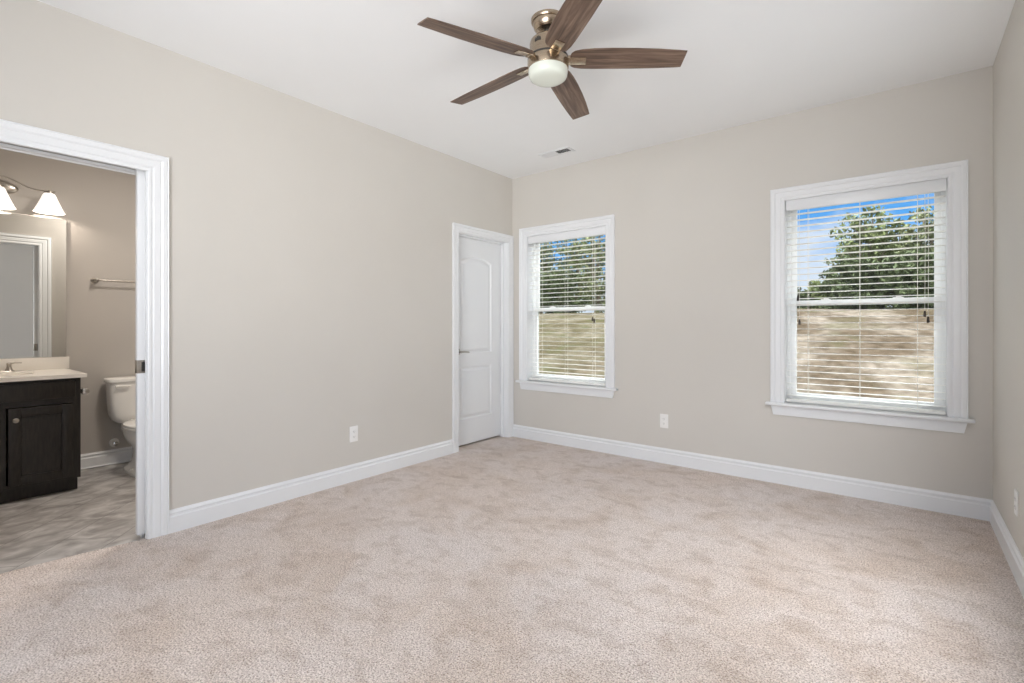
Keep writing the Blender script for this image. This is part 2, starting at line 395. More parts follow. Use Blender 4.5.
m = MB(); m.box(-.078, -.042, BD1-.030, -2.50, .018, DH+.015, .003); d = m.build('door_leaf', M['trim'], r)
m = MB(); m.box(-.0795, -.0405, BD1-.0325, BD1+.012, .912, .985, .002); lt = m.build('latch', M['nickel'], d)
m = MB(); m.box(-.0405, -.0385, BD1-.012, BD1+.008, .922, .975, .0008); m.build('finger_pull', M['dark'], lt)

# ------------------------------------------------------------------ closet door
r = thing('door_2', 'closed white arched two panel closet door beside the corner', 'door', (0, -.45, 0)); r['kind'] = 'structure'
casing_mesh(CD0-.005, CD1+.005, 0, CH+.007, 0, .076).build('door_casing', M['trim'], r, smooth=False)
m = MB(); m.box(-WT, 0, CD0-.012, CD0, 0, CH+.012); m.box(-WT, 0, CD1, CD1+.012, 0, CH+.012); m.box(-WT, 0, CD0, CD1, CH, CH+.012)
m.build('door_jamb', M['trim'], r, smooth=False)
m = MB(); m.box(-.084, -.050, CD0, CD0+.011, 0, CH); m.box(-.084, -.050, CD1-.011, CD1, 0, CH); m.box(-.084, -.050, CD0+.011, CD1-.011, CH-.011, CH)
m.build('door_stop', M['trim'], r, smooth=False)
XD = -.088
def panel_door():
    y0, y1, z0, z1 = CD0+.003, CD1-.003, .018, CH-.003
    m = MB()
    m.box(-.123, XD-.013, y0, y1, z0, z1)
    # stiles and rails as a raised skin with moulded recesses round each panel
    def arch(a0, a1, zb, zt, rise, inset, n=16):
        pts = [(a0+inset, zb+inset), (a1-inset, zb+inset)]
        if rise == 0: return pts+[(a1-inset, zt-inset), (a0+inset, zt-inset)]
        c = (a0+a1)/2; hw = (a1-a0)/2-inset
        for i in range(n+1):
            s = 1-2*i/n; pts.append((c+hw*s, zt-inset+rise*(math.sqrt(max(0, 1-(s*.86)**2))-math.sqrt(1-.86**2))))
        return pts
    pans = [(-.700, -.243, .905, 1.815, .095), (-.700, -.243, .262, .775, 0)]
    # front skin: build as filled polygon with holes
    bm = m.bm; outer = [(y0, z0), (y1, z0), (y1, z1), (y0, z1)]
    es = []
    def loop(pts, x):
        vs = [bm.verts.new((x, a, b)) for a, b in pts]
        return vs, [bm.edges.new((vs[i], vs[(i+1) % len(vs)])) for i in range(len(vs))]
    ov, oe = loop(outer, XD); es += oe
    hv = []
    for p in pans:
        pts = arch(*p, 0); v, e = loop(pts, XD); es += e; hv.append((p, v))
    bmesh.ops.triangle_fill(bm, use_beauty=True, use_dissolve=True, edges=es)
    back, _ = loop(outer, XD-.013)
    for i in range(4): m.face([ov[i], ov[(i+1) % 4], back[(i+1) % 4], back[i]])
    for p, v in hv:
        prev = v
        for ins, dx in ((.005, -.008), (.012, -.0115), (.020, -.0115), (.040, -.002), (.046, -.001)):
            cur = m.verts([(XD+dx, a, b) for a, b in arch(*p, ins)])
            for i in range(len(v)): m.face([prev[i], prev[(i+1) % len(v)], cur[(i+1) % len(v)], cur[i]])
            prev = cur
        m.face(prev)
    return m
d = panel_door().build('door_leaf', M['trim'], r, smooth=False)
m = MB(); m.lathe([(.032, 0), (.032, .006), (.028, .010), (.012, .012), (.011, .045), (.013, .05), (.011, .054)], (XD, -.735, .925), 28, 'X')
m.tube([(XD+.047, -.735, .925), (XD+.05, -.715, .926), (XD+.05, -.68, .926), (XD+.047, -.635, .921), (XD+.043, -.622, .918)], [.009, .009, .008, .007, .006], 12)
m.build('door_handle', M['nickel'], d)

# ------------------------------------------------------------------ windows
def window(name, X, label):
    x0, x1 = X; z0, z1 = WZ
    r = thing(name, label, 'window', ((x0+x1)/2, 0, 0)); r['kind'] = 'structure'
    casing_mesh(x0-.003, x1+.003, z0, z1-.003, 0, .092, along='x').build('window_casing', M['trim'], r, smooth=False)
    m = MB(); m.box(x0-.125, x1+.125, -.048, 0, z0-.022, z0, .006, 3); m.box(x0, x1, 0, .085, z0-.022, z0)
    m.build('window_stool', M['trim'], r)
    m = MB(); m.prism([(x0-.092, z0-.022), (x1+.092, z0-.022), (x1+.092-.016, z0-.092), (x0-.092+.016, z0-.092)], 0, .017, lambda u, v, h: (u, -h, v))
    m.build('window_apron', M['trim'], r, smooth=False)
    m = MB(); m.box(x0-.012, x0, 0, ET, z0, z1); m.box(x1, x1+.012, 0, ET, z0, z1); m.box(x0-.012, x1+.012, 0, ET, z1, z1+.012); m.box(x0-.012, x1+.012, .085, ET+.03, z0-.012, z0)
    m.build('window_jamb', M['trim'], r, smooth=False)
    # vinyl frame and two sashes
    def ring(m, a0, a1, b0, b1, w_, wb, wt, y0, y1, bev=.002):
        m.box(a0, a0+w_, y0, y1, b0, b1, bev); m.box(a1-w_, a1, y0, y1, b0, b1, bev)
        m.box(a0+w_, a1-w_, y0, y1, b0, b0+wb, bev); m.box(a0+w_, a1-w_, y0, y1, b1-wt, b1, bev)
    m = MB(); ring(m, x0, x1, z0, z1, .022, .022, .022, .088, .155); m.build('window_frame', M['vinyl'], r)
    zm = 1.345
    m = MB(); ring(m, x0+.022, x1-.022, z0+.02, zm+.018, .038, .05, .036, .092, .117); lo = m.build('lower_sash', M['vinyl'], r)
    m = MB(); ring(m, x0+.022, x1-.022, zm-.02, z1-.02, .036, .036, .036, .122, .147); up = m.build('upper_sash', M['vinyl'], r)
    m = MB(); m.box(x0+.055, x1-.055, .102, .107, z0+.065, zm-.015); m.build('pane', M['glass'], lo, smooth=False)
    m = MB(); m.box(x0+.053, x1-.053, .132, .137, zm+.013, z1-.053); m.build('pane', M['glass'], up, smooth=False)
    for sx in (.27, .73):
        m = MB(); xx = x0+(x1-x0)*sx; m.box(xx-.03, xx+.03, .094, .116, zm+.018, zm+.024, .002); m.box(xx-.012, xx+.018, .097, .110, zm+.024, zm+.034, .003)
        m.build('sash_lock', M['vinyl'], lo)
    return r
window('window_1', W1, 'smaller looking white framed window near the closet door')
window('window_2', W2, 'white framed window nearest the right wall')

def blind(name, X, label, tassels):
    x0, x1 = X[0]+.006, X[1]-.006; z1 = WZ[1]
    r = thing(name, label, 'blind', ((x0+x1)/2, .03, WZ[0]))
    m = MB(); m.box(x0-.002, x1+.002, .004, .014, z1-.078, z1-.002, .003); m.build('valance', M['trim'], r)
    m = MB(); m.box(x0+.004, x1-.004, .018, .062, z1-.05, z1-.004, .002); m.build('headrail', M['blind'], r)
    m = MB(); zt = z1-.062; zb = .662; n = 32; sp = (zt-zb)/(n-1)
    tilt = R(-1.5)
    for i in range(n):
        z = zb+sp*i; prof = []
        for k in range(5):
            s = (k-2)/2*.025; prof.append((s*math.cos(tilt), z+s*math.sin(tilt)+.0010*(1-((k-2)/2)**2)))
        ring = [(yy, zz+.0011) for yy, zz in prof]+[(yy, zz-.0011) for yy, zz in prof[::-1]]
        m.rings([[(x0, .040+yy, zz) for yy, zz in ring], [(x1, .040+yy, zz) for yy, zz in ring]])
    m.build('slats', M['blind'], r)
    m = MB(); m.box(x0, x1, .016, .064, .613, .634, .004, 3); br = m.build('bottom_rail', M['blind'], r)
    for fx in (.155, .5, .845):
        xx = x0+(x1-x0)*fx
        m = MB()
        for yy in (.0145, .0655): m.tube([(xx, yy, z1-.05), (xx, yy, .62)], .0011, 6)
        for i in range(n): m.tube([(xx, .0145, zb+sp*i-.002), (xx, .0655, zb+sp*i-.002)], .0007, 4)
        m.build('ladder_cord', M['cord'], r)
        m = MB(); m.lathe([(.004, 0), (.006, .001), (.006, .004), (.003, .006)], (xx, .016, .620), 14, 'Y'); o = m.build('cord_plug', M['vinyl'], br)
        # plug faces the room
        o.data.transform(Matrix.Translation((0, -.006, 0)))
    for (dx, zz, dy) in tassels:
        xx = dx
        m = MB(); m.tube([(xx, .008-.004+dy, z1-.08), (xx+.002, .006+dy, (z1+zz)/2), (xx, .006+dy, zz+.02)], .0012, 6)
        co = m.build('pull_cord', M['cord'], r)
        m = MB(); m.lathe([(.003, .022), (.0055, .019), (.006, .010), (.0085, -.012), (.0075, -.017), (.003, -.018)], (xx, .006+dy, zz), 14); m.build('tassel', M['tassel'], co)
    return r
blind('window_blind', W1, 'open white slatted blind in the window beside the closet door', [(.987, 1.222, -.012), (.975, 1.238, -.022)])
blind('window_blind', W2, 'open white slatted blind in the window nearest the right wall', [(2.672, 1.200, -.012), (2.662, 1.375, -.012), (3.372, 1.250, -.012), (3.388, 1.212, -.020)])

# ------------------------------------------------------------------ ceiling fan
FX, FY = 1.8405, -2.030
fan = thing('ceiling_fan', 'five blade ceiling fan with dark walnut blades and brushed brass housing on white ceiling', 'ceiling fan', (FX, FY, H))
MB().lathe([(.0, H-.0), (.087, H), (.087, H-.010), (.083, H-.017), (.078, H-.019), (.077, H-.028), (.071, H-.046), (.060, H-.057), (.03, H-.060)], (FX, FY, 0), 56).build('canopy', M['bronze'], fan)
MB().lathe([(.022, H-.055), (.022, H-.088), (.040, H-.091), (.042, H-.106)], (FX, FY, 0), 32).build('downrod', M['dark'], fan)
h = MB(); h.lathe([(.03, 2.6470), (.055, 2.6460), (.078, 2.6390), (.090, 2.6270), (.094, 2.6130), (.094, 2.5580), (.098, 2.5480), (.100, 2.5410)], (FX, FY, 0), 56)
house = h.build('motor_housing', M['bronze'], fan)
MB().lathe([(.095, 2.5430), (.104, 2.5410), (.1045, 2.5370), (.104, 2.5330), (.095, 2.5310)], (FX, FY, 0), 56).build('housing_ring', M['dark'], house)
MB().lathe([(.09, 2.5340), (.103, 2.5330), (.105, 2.5280), (.105, 2.4910), (.103, 2.4830), (.098, 2.4810)], (FX, FY, 0), 56).build('light_collar', M['bronze'], fan)
MB().lathe([(.094, 2.4870), (.100, 2.4860), (.101, 2.4750), (.0985, 2.4530), (.093, 2.4410), (.080, 2.4320), (.055, 2.4260), (.025, 2.4240), (.0, 2.4235)], (FX, FY, 0), 56).build('light_globe', M['opal'], fan)
# small dark crown shaped emblem on the housing
ea = math.atan2(-4.116-FY, 3.261-FX)-R(33)
m = MB()
for k, (da, z0, z1) in enumerate([(-.17, 2.5980, 2.6050), (-.13, 2.5980, 2.6100), (-.09, 2.5990, 2.6070), (-.04, 2.5990, 2.6140), (0, 2.5990, 2.6100), (.04, 2.5990, 2.6140), (.09, 2.5990, 2.6070), (.13, 2.5980, 2.6100), (.17, 2.5980, 2.6050)]):
    ring = []
    for (a, z) in ((da-.025, z0-.006), (da+.025, z0-.006), (da+.02, z1), (da-.02, z1)):
        ring.append((a, z))
    m.prism(ring, .0935, .0952, lambda u, v, hh: (FX+hh*math.cos(ea+u), FY+hh*math.sin(ea+u), v))
m.build('emblem', M['dark'], house)
def blade_outline():
    top = [(.112, .028), (.118, .044), (.135, .054), (.170, .060), (.230, .062), (.320, .0615), (.430, .0605), (.540, .0575), (.640, .0530), (.676, .0500)]
    bot = [(.112, -.028), (.118, -.046), (.135, -.060), (.170, -.0700), (.230, -.0760), (.320, -.0780), (.430, -.0765), (.540, -.0715), (.640, -.0630), (.682, -.0580)]
    return bot + top[::-1]
ZB = 2.530
def blade_parts():
    m = MB(); bm = m.bm; ol = blade_outline(); n = len(ol)//2
    bot, top = ol[:n], ol[n:][::-1]
    # gridded blade so the faint camber reads; thickness 6 mm
    rows = []
    for (b0, t0) in zip(bot, top):
        rows.append([(b0[0]+(t0[0]-b0[0])*s, b0[1]+(t0[1]-b0[1])*s) for s in (0, .06, .25, .5, .75, .94, 1)])
    for sgn, dz in ((1, .003), (-1, -.003)):
        vs = [m.verts([(x, y, dz*(.5 if j in (0, 6) else 1)) for j, (x, y) in enumerate(rw)]) for rw in rows]
        for i in range(len(vs)-1):
            for j in range(6): m.face([vs[i][j], vs[i][j+1], vs[i+1][j+1], vs[i+1][j]])
        if sgn == 1: up = vs
        else: dn = vs
    for i in range(len(up)-1):
        m.face([up[i][0], up[i+1][0], dn[i+1][0], dn[i][0]]); m.face([up[i][6], up[i+1][6], dn[i+1][6], dn[i][6]])
    for j in range(6):
        m.face([up[0][j], up[0][j+1], dn[0][j+1], dn[0][j]]); m.face([up[-1][j], up[-1][j+1], dn[-1][j+1], dn[-1][j]])
    return m
def bracket():
    m = MB(); m.box(.085, .122, -.026, .026, -.010, .006, .002); m.box(.105, .193, -.0245, .0245, -.0085, -.003, .002); return m
b0 = blade_parts().build('blade', M['blade'], fan, loc=(0, 0, ZB-H)); k0 = bracket().build('blade_bracket', M['bronze'], b0, loc=(0, 0, 0))
for k in range(5):
    if k == 0: b, kk = b0, k0
    else:
        b = b0.copy(); C.objects.link(b); b.parent = fan; kk = k0.copy(); C.objects.link(kk); kk.parent = b
    b.rotation_mode = 'XYZ'
    a = 4.3719-k*2*PI/5
    b.rotation_euler = (Matrix.Rotation(a, 3, 'Z') @ Matrix.Rotation(R(1.9), 3, 'Y') @ Matrix.Rotation(R(-12.5), 3, 'X')).to_euler('XYZ')
    b.location = (0, 0, ZB-H+.004)

# ------------------------------------------------------------------ ceiling vent
VX0, VX1, VY0, VY1 = .655, .975, -.45, -.325
v = thing('ceiling_vent', 'small white rectangular supply vent in the ceiling above the window near the closet', 'vent', ((VX0+VX1)/2, (VY0+VY1)/2, H))
m = MB(); zf = H-.006
for (a, b, c, d) in ((VX0, VX1, VY0, VY0+.022), (VX0, VX1, VY1-.022, VY1), (VX0, VX0+.022, VY0+.022, VY1-.022), (VX1-.022, VX1, VY0+.022, VY1-.022), ((VX0+VX1)/2-.006, (VX0+VX1)/2+.006, VY0+.022, VY1-.022)):
    m.box(a, b, c, d, zf, H, .001)
m.build('vent_frame', M['trim'], v)
m = MB(); m.box(VX0+.02, VX1-.02, VY0+.02, VY1-.02, H-.0015, H); m.build('duct_opening', M['vent_dark'], v, smooth=False)
for side in (0, 1):
    m = MB()
    xa = VX0+.022 if side == 0 else (VX0+VX1)/2+.006; xb = (VX0+VX1)/2-.006 if side == 0 else VX1-.022
    n = 9
    for i in range(n):
        xx = xa+(xb-xa)*(i+.5)/n; s = 1 if side == 0 else -1
        wv = .0095 if side == 0 else .0058
        # louvres lean away from the middle, so one bank reads open and the other closed
        ps = [(xx-wv*s, zf+.0005), (xx-wv*s+.0012, zf+.0005), (xx+wv*s*.35+.0012, H-.002), (xx+wv*s*.35, H-.002)]
        m.rings([[(x_, VY0+.022, z_) for x_, z_ in ps], [(x_, VY1-.022, z_) for x_, z_ in ps]])
    m.build('louvres', M['trim'], v, smooth=False)

# ------------------------------------------------------------------ electrical outlets
def outlet(loc, rotz, label):
    r = thing('electrical_outlet', label, 'outlet', loc, rotz, 'white wall outlets')
    m = MB(); m.box(-.036, .036, -.0055, 0, -.059, .059, .0025, 3); p = m.build('cover_plate', M['plate'], r, loc=(0, 0, 0))
    for zc in (.0195, -.0195):
        m = MB(); m.prism([(.0165*math.cos(a)*1.02, zc+max(-.0125, min(.0125, .0165*math.sin(a)))) for a in [2*PI*i/28 for i in range(28)]], .0055, .0075, lambda u, v, h: (u, -h, v))
        f = m.build('receptacle', M['plate'], r, loc=(0, 0, 0))
        m = MB()
        m.box(-.0075, -.0055, -.0079, -.0070, zc-.003, zc+.0055); m.box(.0055, .0073, -.0079, -.0070, zc-.002, zc+.0045)
        m.lathe([(.0022, -.0079), (.0022, -.0070)], (0, 0, zc-.008), 10, 'Y'); m.build('slots', M['slot'], f, loc=(0, 0, 0))
    MB().lathe([(.0028, -.0068), (.0028, -.0055)], (0, 0, 0), 12, 'Y').build('screw', M['plate'], p, loc=(0, 0, 0))
outlet((0, -1.94, .356), PI/2, 'white wall outlet low on the left wall between the two doorways')
outlet((1.660, 0, .360), 0, 'white wall outlet on the far wall between the two windows')
outlet((W, -.80, .335), -PI/2, 'white wall outlet low on the right wall at the edge of view')

# ------------------------------------------------------------------ bathroom: vanity
VF, VR, VL = -1.39, -3.268, -4.085     # front, right, left
ZT = -.012
van = thing('vanity_cabinet', 'dark espresso bathroom vanity cabinet standing on grey tile', 'cabinet', ((XB+VF)/2, (VR+VL)/2, ZT))
m = MB(); m.box(XB, VF-.018, VL, VL+.018, .085, .805); m.box(XB, VF-.018, VR-.018, VR, .085, .805); m.box(XB, VF-.018, VL+.018, VR-.018, .085, .103); m.box(XB, VF-.065, VL+.006, VR-.006, ZT, .085)
m.build('cabinet_body', M['espresso'], van, smooth=False)
m = MB()   # face frame
for (a, b, c, d) in ((VL, VL+.045, .085, .805), (VR-.045, VR, .085, .805), (VL+.045, VR-.045, .775, .805), (VL+.045, VR-.045, .625, .675), (VL+.045, VR-.045, .085, .115), ((VL+VR)/2-.03, (VL+VR)/2+.03, .115, .625)):
    m.box(VF-.018, VF, a, b, c, d, .0008, 1)
m.build('face_frame', M['espresso'], van, smooth=False)
m = MB(); m.box(VF, VF+.018, VL+.03, VR-.03, .668, .783, .003); m.build('drawer_front', M['espresso'], van)
def cab_door(y0, y1, knob_y):
    z0, z1 = .105, .622; s = .058
    m = MB(); x = VF+.001
    m.box(x, x+.019, y0, y0+s, z0, z1, .0015); m.box(x, x+.019, y1-s, y1, z0, z1, .0015)
    m.box(x, x+.019, y0+s, y1-s, z0, z0+s, .0015); m.box(x, x+.019, y0+s, y1-s, z1-s, z1, .0015)
    m.box(x, x+.008, y0+s-.004, y1-s+.004, z0+s-.004, z1-s+.004)
    # bead inside the frame
    a0, a1, b0, b1 = y0+s, y1-s, z0+s, z1-s
    for q in ((a0, a0+.008, b0, b1), (a1-.008, a1, b0, b1), (a0, a1, b0, b0+.008), (a0, a1, b1-.008, b1)): m.box(x, x+.013, *q[:2], *q[2:], .002)
    d = m.build('door', M['espresso'], van)
    m = MB(); m.lathe([(.006, 0), (.006, .010), (.012, .014), (.0165, .021), (.0150, .027), (.006, .030), (0, .0305)], (x+.019, knob_y, .545), 24, 'X'); m.build('knob', M['nickel'], d)
cab_door(-3.638, VR-.045, -3.604); cab_door(VL+.045, -3.715, -3.749)

# ---- countertop with backsplash and sink
m = MB()
cy, cxs = -3.675, -1.70
SR = [(math.cos(2*PI*i/36), math.sin(2*PI*i/36)) for i in range(36)]
X0, X1_, Y0, Y1_ = XB, -1.352, VL-.022, VR+.028
zt, zbm = .832, .805
bm = m.bm
ot = m.verts([(X0, Y0, zt), (X1_, Y0, zt), (X1_, Y1_, zt), (X0, Y1_, zt)])
it = m.verts([(cxs+.15*c, cy+.21*s, zt) for c, s in SR])
es = [bm.edges.new((ot[i], ot[(i+1) % 4])) for i in range(4)]+[bm.edges.new((it[i], it[(i+1) % 36])) for i in range(36)]
bmesh.ops.triangle_fill(bm, use_beauty=True, edges=es)
prev = it
for sc_, z_ in ((.97, .822), (.9, .790), (.72, .745), (.4, .722), (.1, .718)):
    cur = m.verts([(cxs+.15*c*sc_, cy+.21*s*sc_, z_) for c, s in SR])
    for i in range(36): m.face([prev[i], prev[(i+1) % 36], cur[(i+1) % 36], cur[i]])
    prev = cur
m.face(prev)
ob = m.verts([(X0, Y0, zbm), (X1_, Y0, zbm), (X1_, Y1_, zbm), (X0, Y1_, zbm)])
for i in range(4): m.face([ot[i], ot[(i+1) % 4], ob[(i+1) % 4], ob[i]])
ct = thing('bathroom_countertop', 'cream cultured marble vanity top with sink resting on the dark cabinet', 'countertop', (XB, cy, .805))
m.build('countertop', M['counter'], ct, smooth=False)
m = MB(); m.box(XB, XB+.02, Y0, VR+.046, .832, .927, .003); m.build('backsplash', M['counter'], ct)
m = MB(); m.lathe([(.0, .7205), (.022, .7205), (.020, .7225), (.0, .7228)], (cxs, cy, 0), 20); m.build('drain', M['nickel'], ct)

# ---- faucet
fy = cy; fx = XB+.085
fa = thing('bathroom_faucet', 'brushed nickel two handle faucet on the cream vanity top', 'faucet', (fx, fy, .832))
m = MB(); m.loft([(.832, fx, fy, .026, .135, 3), (.838, fx, fy, .025, .134, 3), (.842, fx, fy, .021, .130, 3)]); m.build('faucet_base', M['nickel'], fa)
m = MB(); m.tube([(fx, fy, .842), (fx+.002, fy, .90), (fx+.03, fy, .935), (fx+.075, fy, .935), (fx+.11, fy, .905)], [.019, .016, .0145, .0135, .011], 16); m.build('spout', M['nickel'], fa)
for s in (-1, 1):
    m = MB(); m.lathe([(.023, .842), (.020, .850), (.013, .872), (.0125, .886), (.015, .893), (.010, .900)], (fx, fy+s*.102, 0), 20)
    m.tube([(fx, fy+s*.102, .893), (fx+.004, fy+s*.135, .899), (fx+.008, fy+s*.170, .896)], [.007, .0065, .005], 10); m.build('handle', M['nickel'], fa)

# ---- mirror
m = MB(); m.box(0, .006, -.88, 0, .929, 2.027, .0015, 1)
mir = m.build('bathroom_mirror', M['mirror'], smooth=False, loc=(XB+.021, -3.241, 0)); mir.rotation_euler = (0, 0, R(-1.4))
tag(mir, 'large frameless wall mirror above the cream vanity top', 'mirror')

# ---- vanity light
LY = -3.632; LXB = XB+.12
vl = thing('vanity_light', 'brushed nickel vanity light with lit frosted bell shades above the mirror', 'wall light', (XB, LY, 2.225))
m = MB()
R_ = []
for t, k in ((0, 1.0), (.012, 1.0), (.020, .93), (.026, .78), (.028, .3)):
    R_.append([(XB+t, LY+.118*k*math.cos(2*PI*i/40), 2.218+.05*k*math.sin(2*PI*i/40)) for i in range(40)])
m.rings(R_); m.build('backplate', M['nickel'], vl)
m = MB(); pts = []
for i in range(41):
    s = (i/40-.5)*.62
    a = abs(s)
    zz = 2.223+.055*max(0, math.cos(min(a/.17, 1)*PI/2))**1.3 + (.008*math.sin((a-.17)/.14*PI) if a > .17 else 0)*-1
    pts.append((LXB-.0, LY+s, zz))
m.tube(pts, .0045, 8)
m.tube([(XB+.02, LY, 2.24), (XB+.07, LY, 2.262), (LXB, LY, 2.286)], .006, 8); m.build('arm', M['nickel'], vl)
for k in (-1, 0, 1):
    yy = LY+.275*k; zt_ = 2.219 if k else 2.211
    m = MB(); m.lathe([(.006, zt_+.006), (.012, zt_), (.030, zt_-.006), (.030, zt_-.020), (.026, zt_-.022)], (LXB, yy, 0), 24)
    if k == 0: m.tube([(LXB, yy, 2.284), (LXB, yy, 2.225)], .005, 8)
    hd = m.build('lamp_holder', M['nickel'], vl)
    m = MB(); prof = [(.030, zt_-.018), (.037, zt_-.028), (.052, zt_-.070), (.070, zt_-.115), (.088, zt_-.155), (.0945, zt_-.165)]
    inner = [(r_-.003, z_-.0005) for r_, z_ in prof[::-1]]
    m.lathe(prof+inner, (LXB, yy, 0), 36, cap0=False, cap1=False); m.build('glass_shade', M['shade'], hd)
    m = MB(); m.lathe([(.010, zt_-.02), (.012, zt_-.05), (.020, zt_-.065), (.024, zt_-.085), (.018, zt_-.104), (.0, zt_-.110)], (LXB, yy, 0), 20); m.build('bulb', M['shade'], hd)
    light('vanity_lamp', 'POINT', (LXB+.0, yy, zt_-.135), (0, 0, 0), 3.4, (1, .88, .76), shadow_soft_size=.02)

# ---- towel bar, tissue holder, shutoff valve
tb = thing('towel_bar', 'brushed nickel towel bar high on the bathroom wall above the toilet', 'towel bar', (XB, -2.76, 1.556))
for yy in (-3.060, -2.45):
    MB().lathe([(.026, 0), (.026, .006), (.016, .012), (.012, .03), (.013, .055), (.017, .062), (.017, .080), (.010, .086), (0, .087)], (XB, yy, 1.556), 24, 'X').build('post', M['nickel'], tb)
MB().tube([(XB+.071, -3.06, 1.556), (XB+.071, -2.45, 1.556)], .008, 12).build('bar', M['nickel'], tb)
tp = thing('toilet_paper_holder', 'shiny chrome tissue holder fixed to the side of the dark vanity', 'tissue holder', (-1.66, VR, .685))
MB().lathe([(.030, -.001), (.030, .006), (.018, .012), (.015, .040), (.019, .052), (.014, .064)], (-1.66, VR, .685), 22, 'Y').build('post', M['chrome'], tp)
MB().lathe([(.017, -.012), (.020, 0), (.016, .012), (.013, .06), (.014, .10), (.024, .112), (.027, .122), (.023, .134), (.008, .139)], (-1.66, VR+.052, .685), 22, 'X').build('roller_arm', M['chrome'], tp)
vv = thing('shutoff_valve', 'white round supply valve on the bathroom wall beside the toilet', 'valve', (XB, -2.93, .174))
MB().lathe([(.036, 0), (.036, .006), (.030, .012), (.012, .014), (.011, .035)], (XB, -2.93, .174), 26, 'X').build('escutcheon', M['porcelain'], vv)
MB().lathe([(.009, .03), (.016, .036), (.019, .045), (.019, .056), (.012, .060), (.0, .061)], (XB, -2.93, .172), 16, 'X').build('valve_knob', M['chrome'], vv)

# ------------------------------------------------------------------ toilet
TY = -2.790
to = thing('toilet', 'white two piece toilet with closed lid standing on grey tile beyond the doorway', 'toilet', (-1.7, TY, ZT))
TX = XB+.125
m = MB(); m.loft([(.372, TX+.005, TY, .060, .150, 3), (.380, TX+.004, TY, .075, 0.160, 3.4), (.405, TX+.002, TY, .086, 0.188, 4), (.45, TX, TY, .090, 0.200, 4.5), (.55, TX, TY, .0935, 0.208, 5), (.733, TX, TY, 0.098, .215, 5)], 64)
tank = m.build('tank', M['porcelain'], to)
m = MB(); m.loft([(.731, TX+.002, TY, .098, 0.218, 5), (.733, TX+.002, TY, .106, 0.227, 5), (.755, TX+.002, TY, .108, 0.229, 5), (.763, TX+.002, TY, .104, 0.225, 5), (.766, TX+.002, TY, .094, 0.214, 5)], 64)
m.build('tank_lid', M['porcelain'], to)
m = MB(); m.lathe([(.011, 0), (.011, .008), (.007, .010), (.006, .018)], (TX+.096, TY-.167, .700), 16, 'X'); m.tube([(TX+.114, TY-.182, .700), (TX+.116, TY-.142, .700), (TX+.114, TY-.09, .697)], [.008, .007, .0075], 10)
m.build('flush_lever', M['porcelain'], tank)
m = MB(); m.loft([(ZT, -1.60, TY, .30, .150, 2.8), (.006, -1.60, TY, .298, .147, 2.8), (.020, -1.605, TY, .285, .125, 2.8), (.05, -1.615, TY, .262, .098, 2.6), (.12, -1.63, TY, .240, .088, 2.4), (.18, -1.62, TY, .238, .098, 2.3),
    (.235, -1.59, TY, .250, .135, 2.2), (.285, -1.56, TY, .268, .168, 2.2), (.335, -1.545, TY, .280, .184, 2.2), (.362, -1.545, TY, .282, .187, 2.2), (.368, -1.545, TY, .274, .180, 2.2)], 56)
bowl = m.build('bowl', M['porcelain'], to)
m = MB(); m.box(XB+.05, -1.76, TY-.115, TY+.115, .290, .378, .02, 3); m.build('tank_shelf', M['porcelain'], to)
m = MB(); m.loft([(.369, -1.53, TY, .240, .180, 2.2), (.372, -1.53, TY, .250, .191, 2.2), (.386, -1.53, TY, .251, .192, 2.2), (.391, -1.53, TY, .245, .186, 2.2)], 56); m.build('seat', M['porcelain'], to)
m = MB(); m.loft([(.392, -1.532, TY, .243, .184, 2.2), (.396, -1.532, TY, .249, .190, 2.2), (.408, -1.532, TY, .247, .188, 2.2), (.415, -1.535, TY, .228, .172, 2.2), (.418, -1.537, TY, .15, .11, 2.2)], 56)
m.box(-1.80, -1.76, TY-.09, TY+.09, .385, .410, .006); m.build('seat_lid', M['porcelain'], to)
m = MB(); m.lathe([(.016, 0.0), (.016, .010), (.010, .018), (0, .020)], (-1.60, TY-.125, .010), 16); m.build('bolt_cap', M['porcelain'], to)

to.scale = (1, 1, .965)
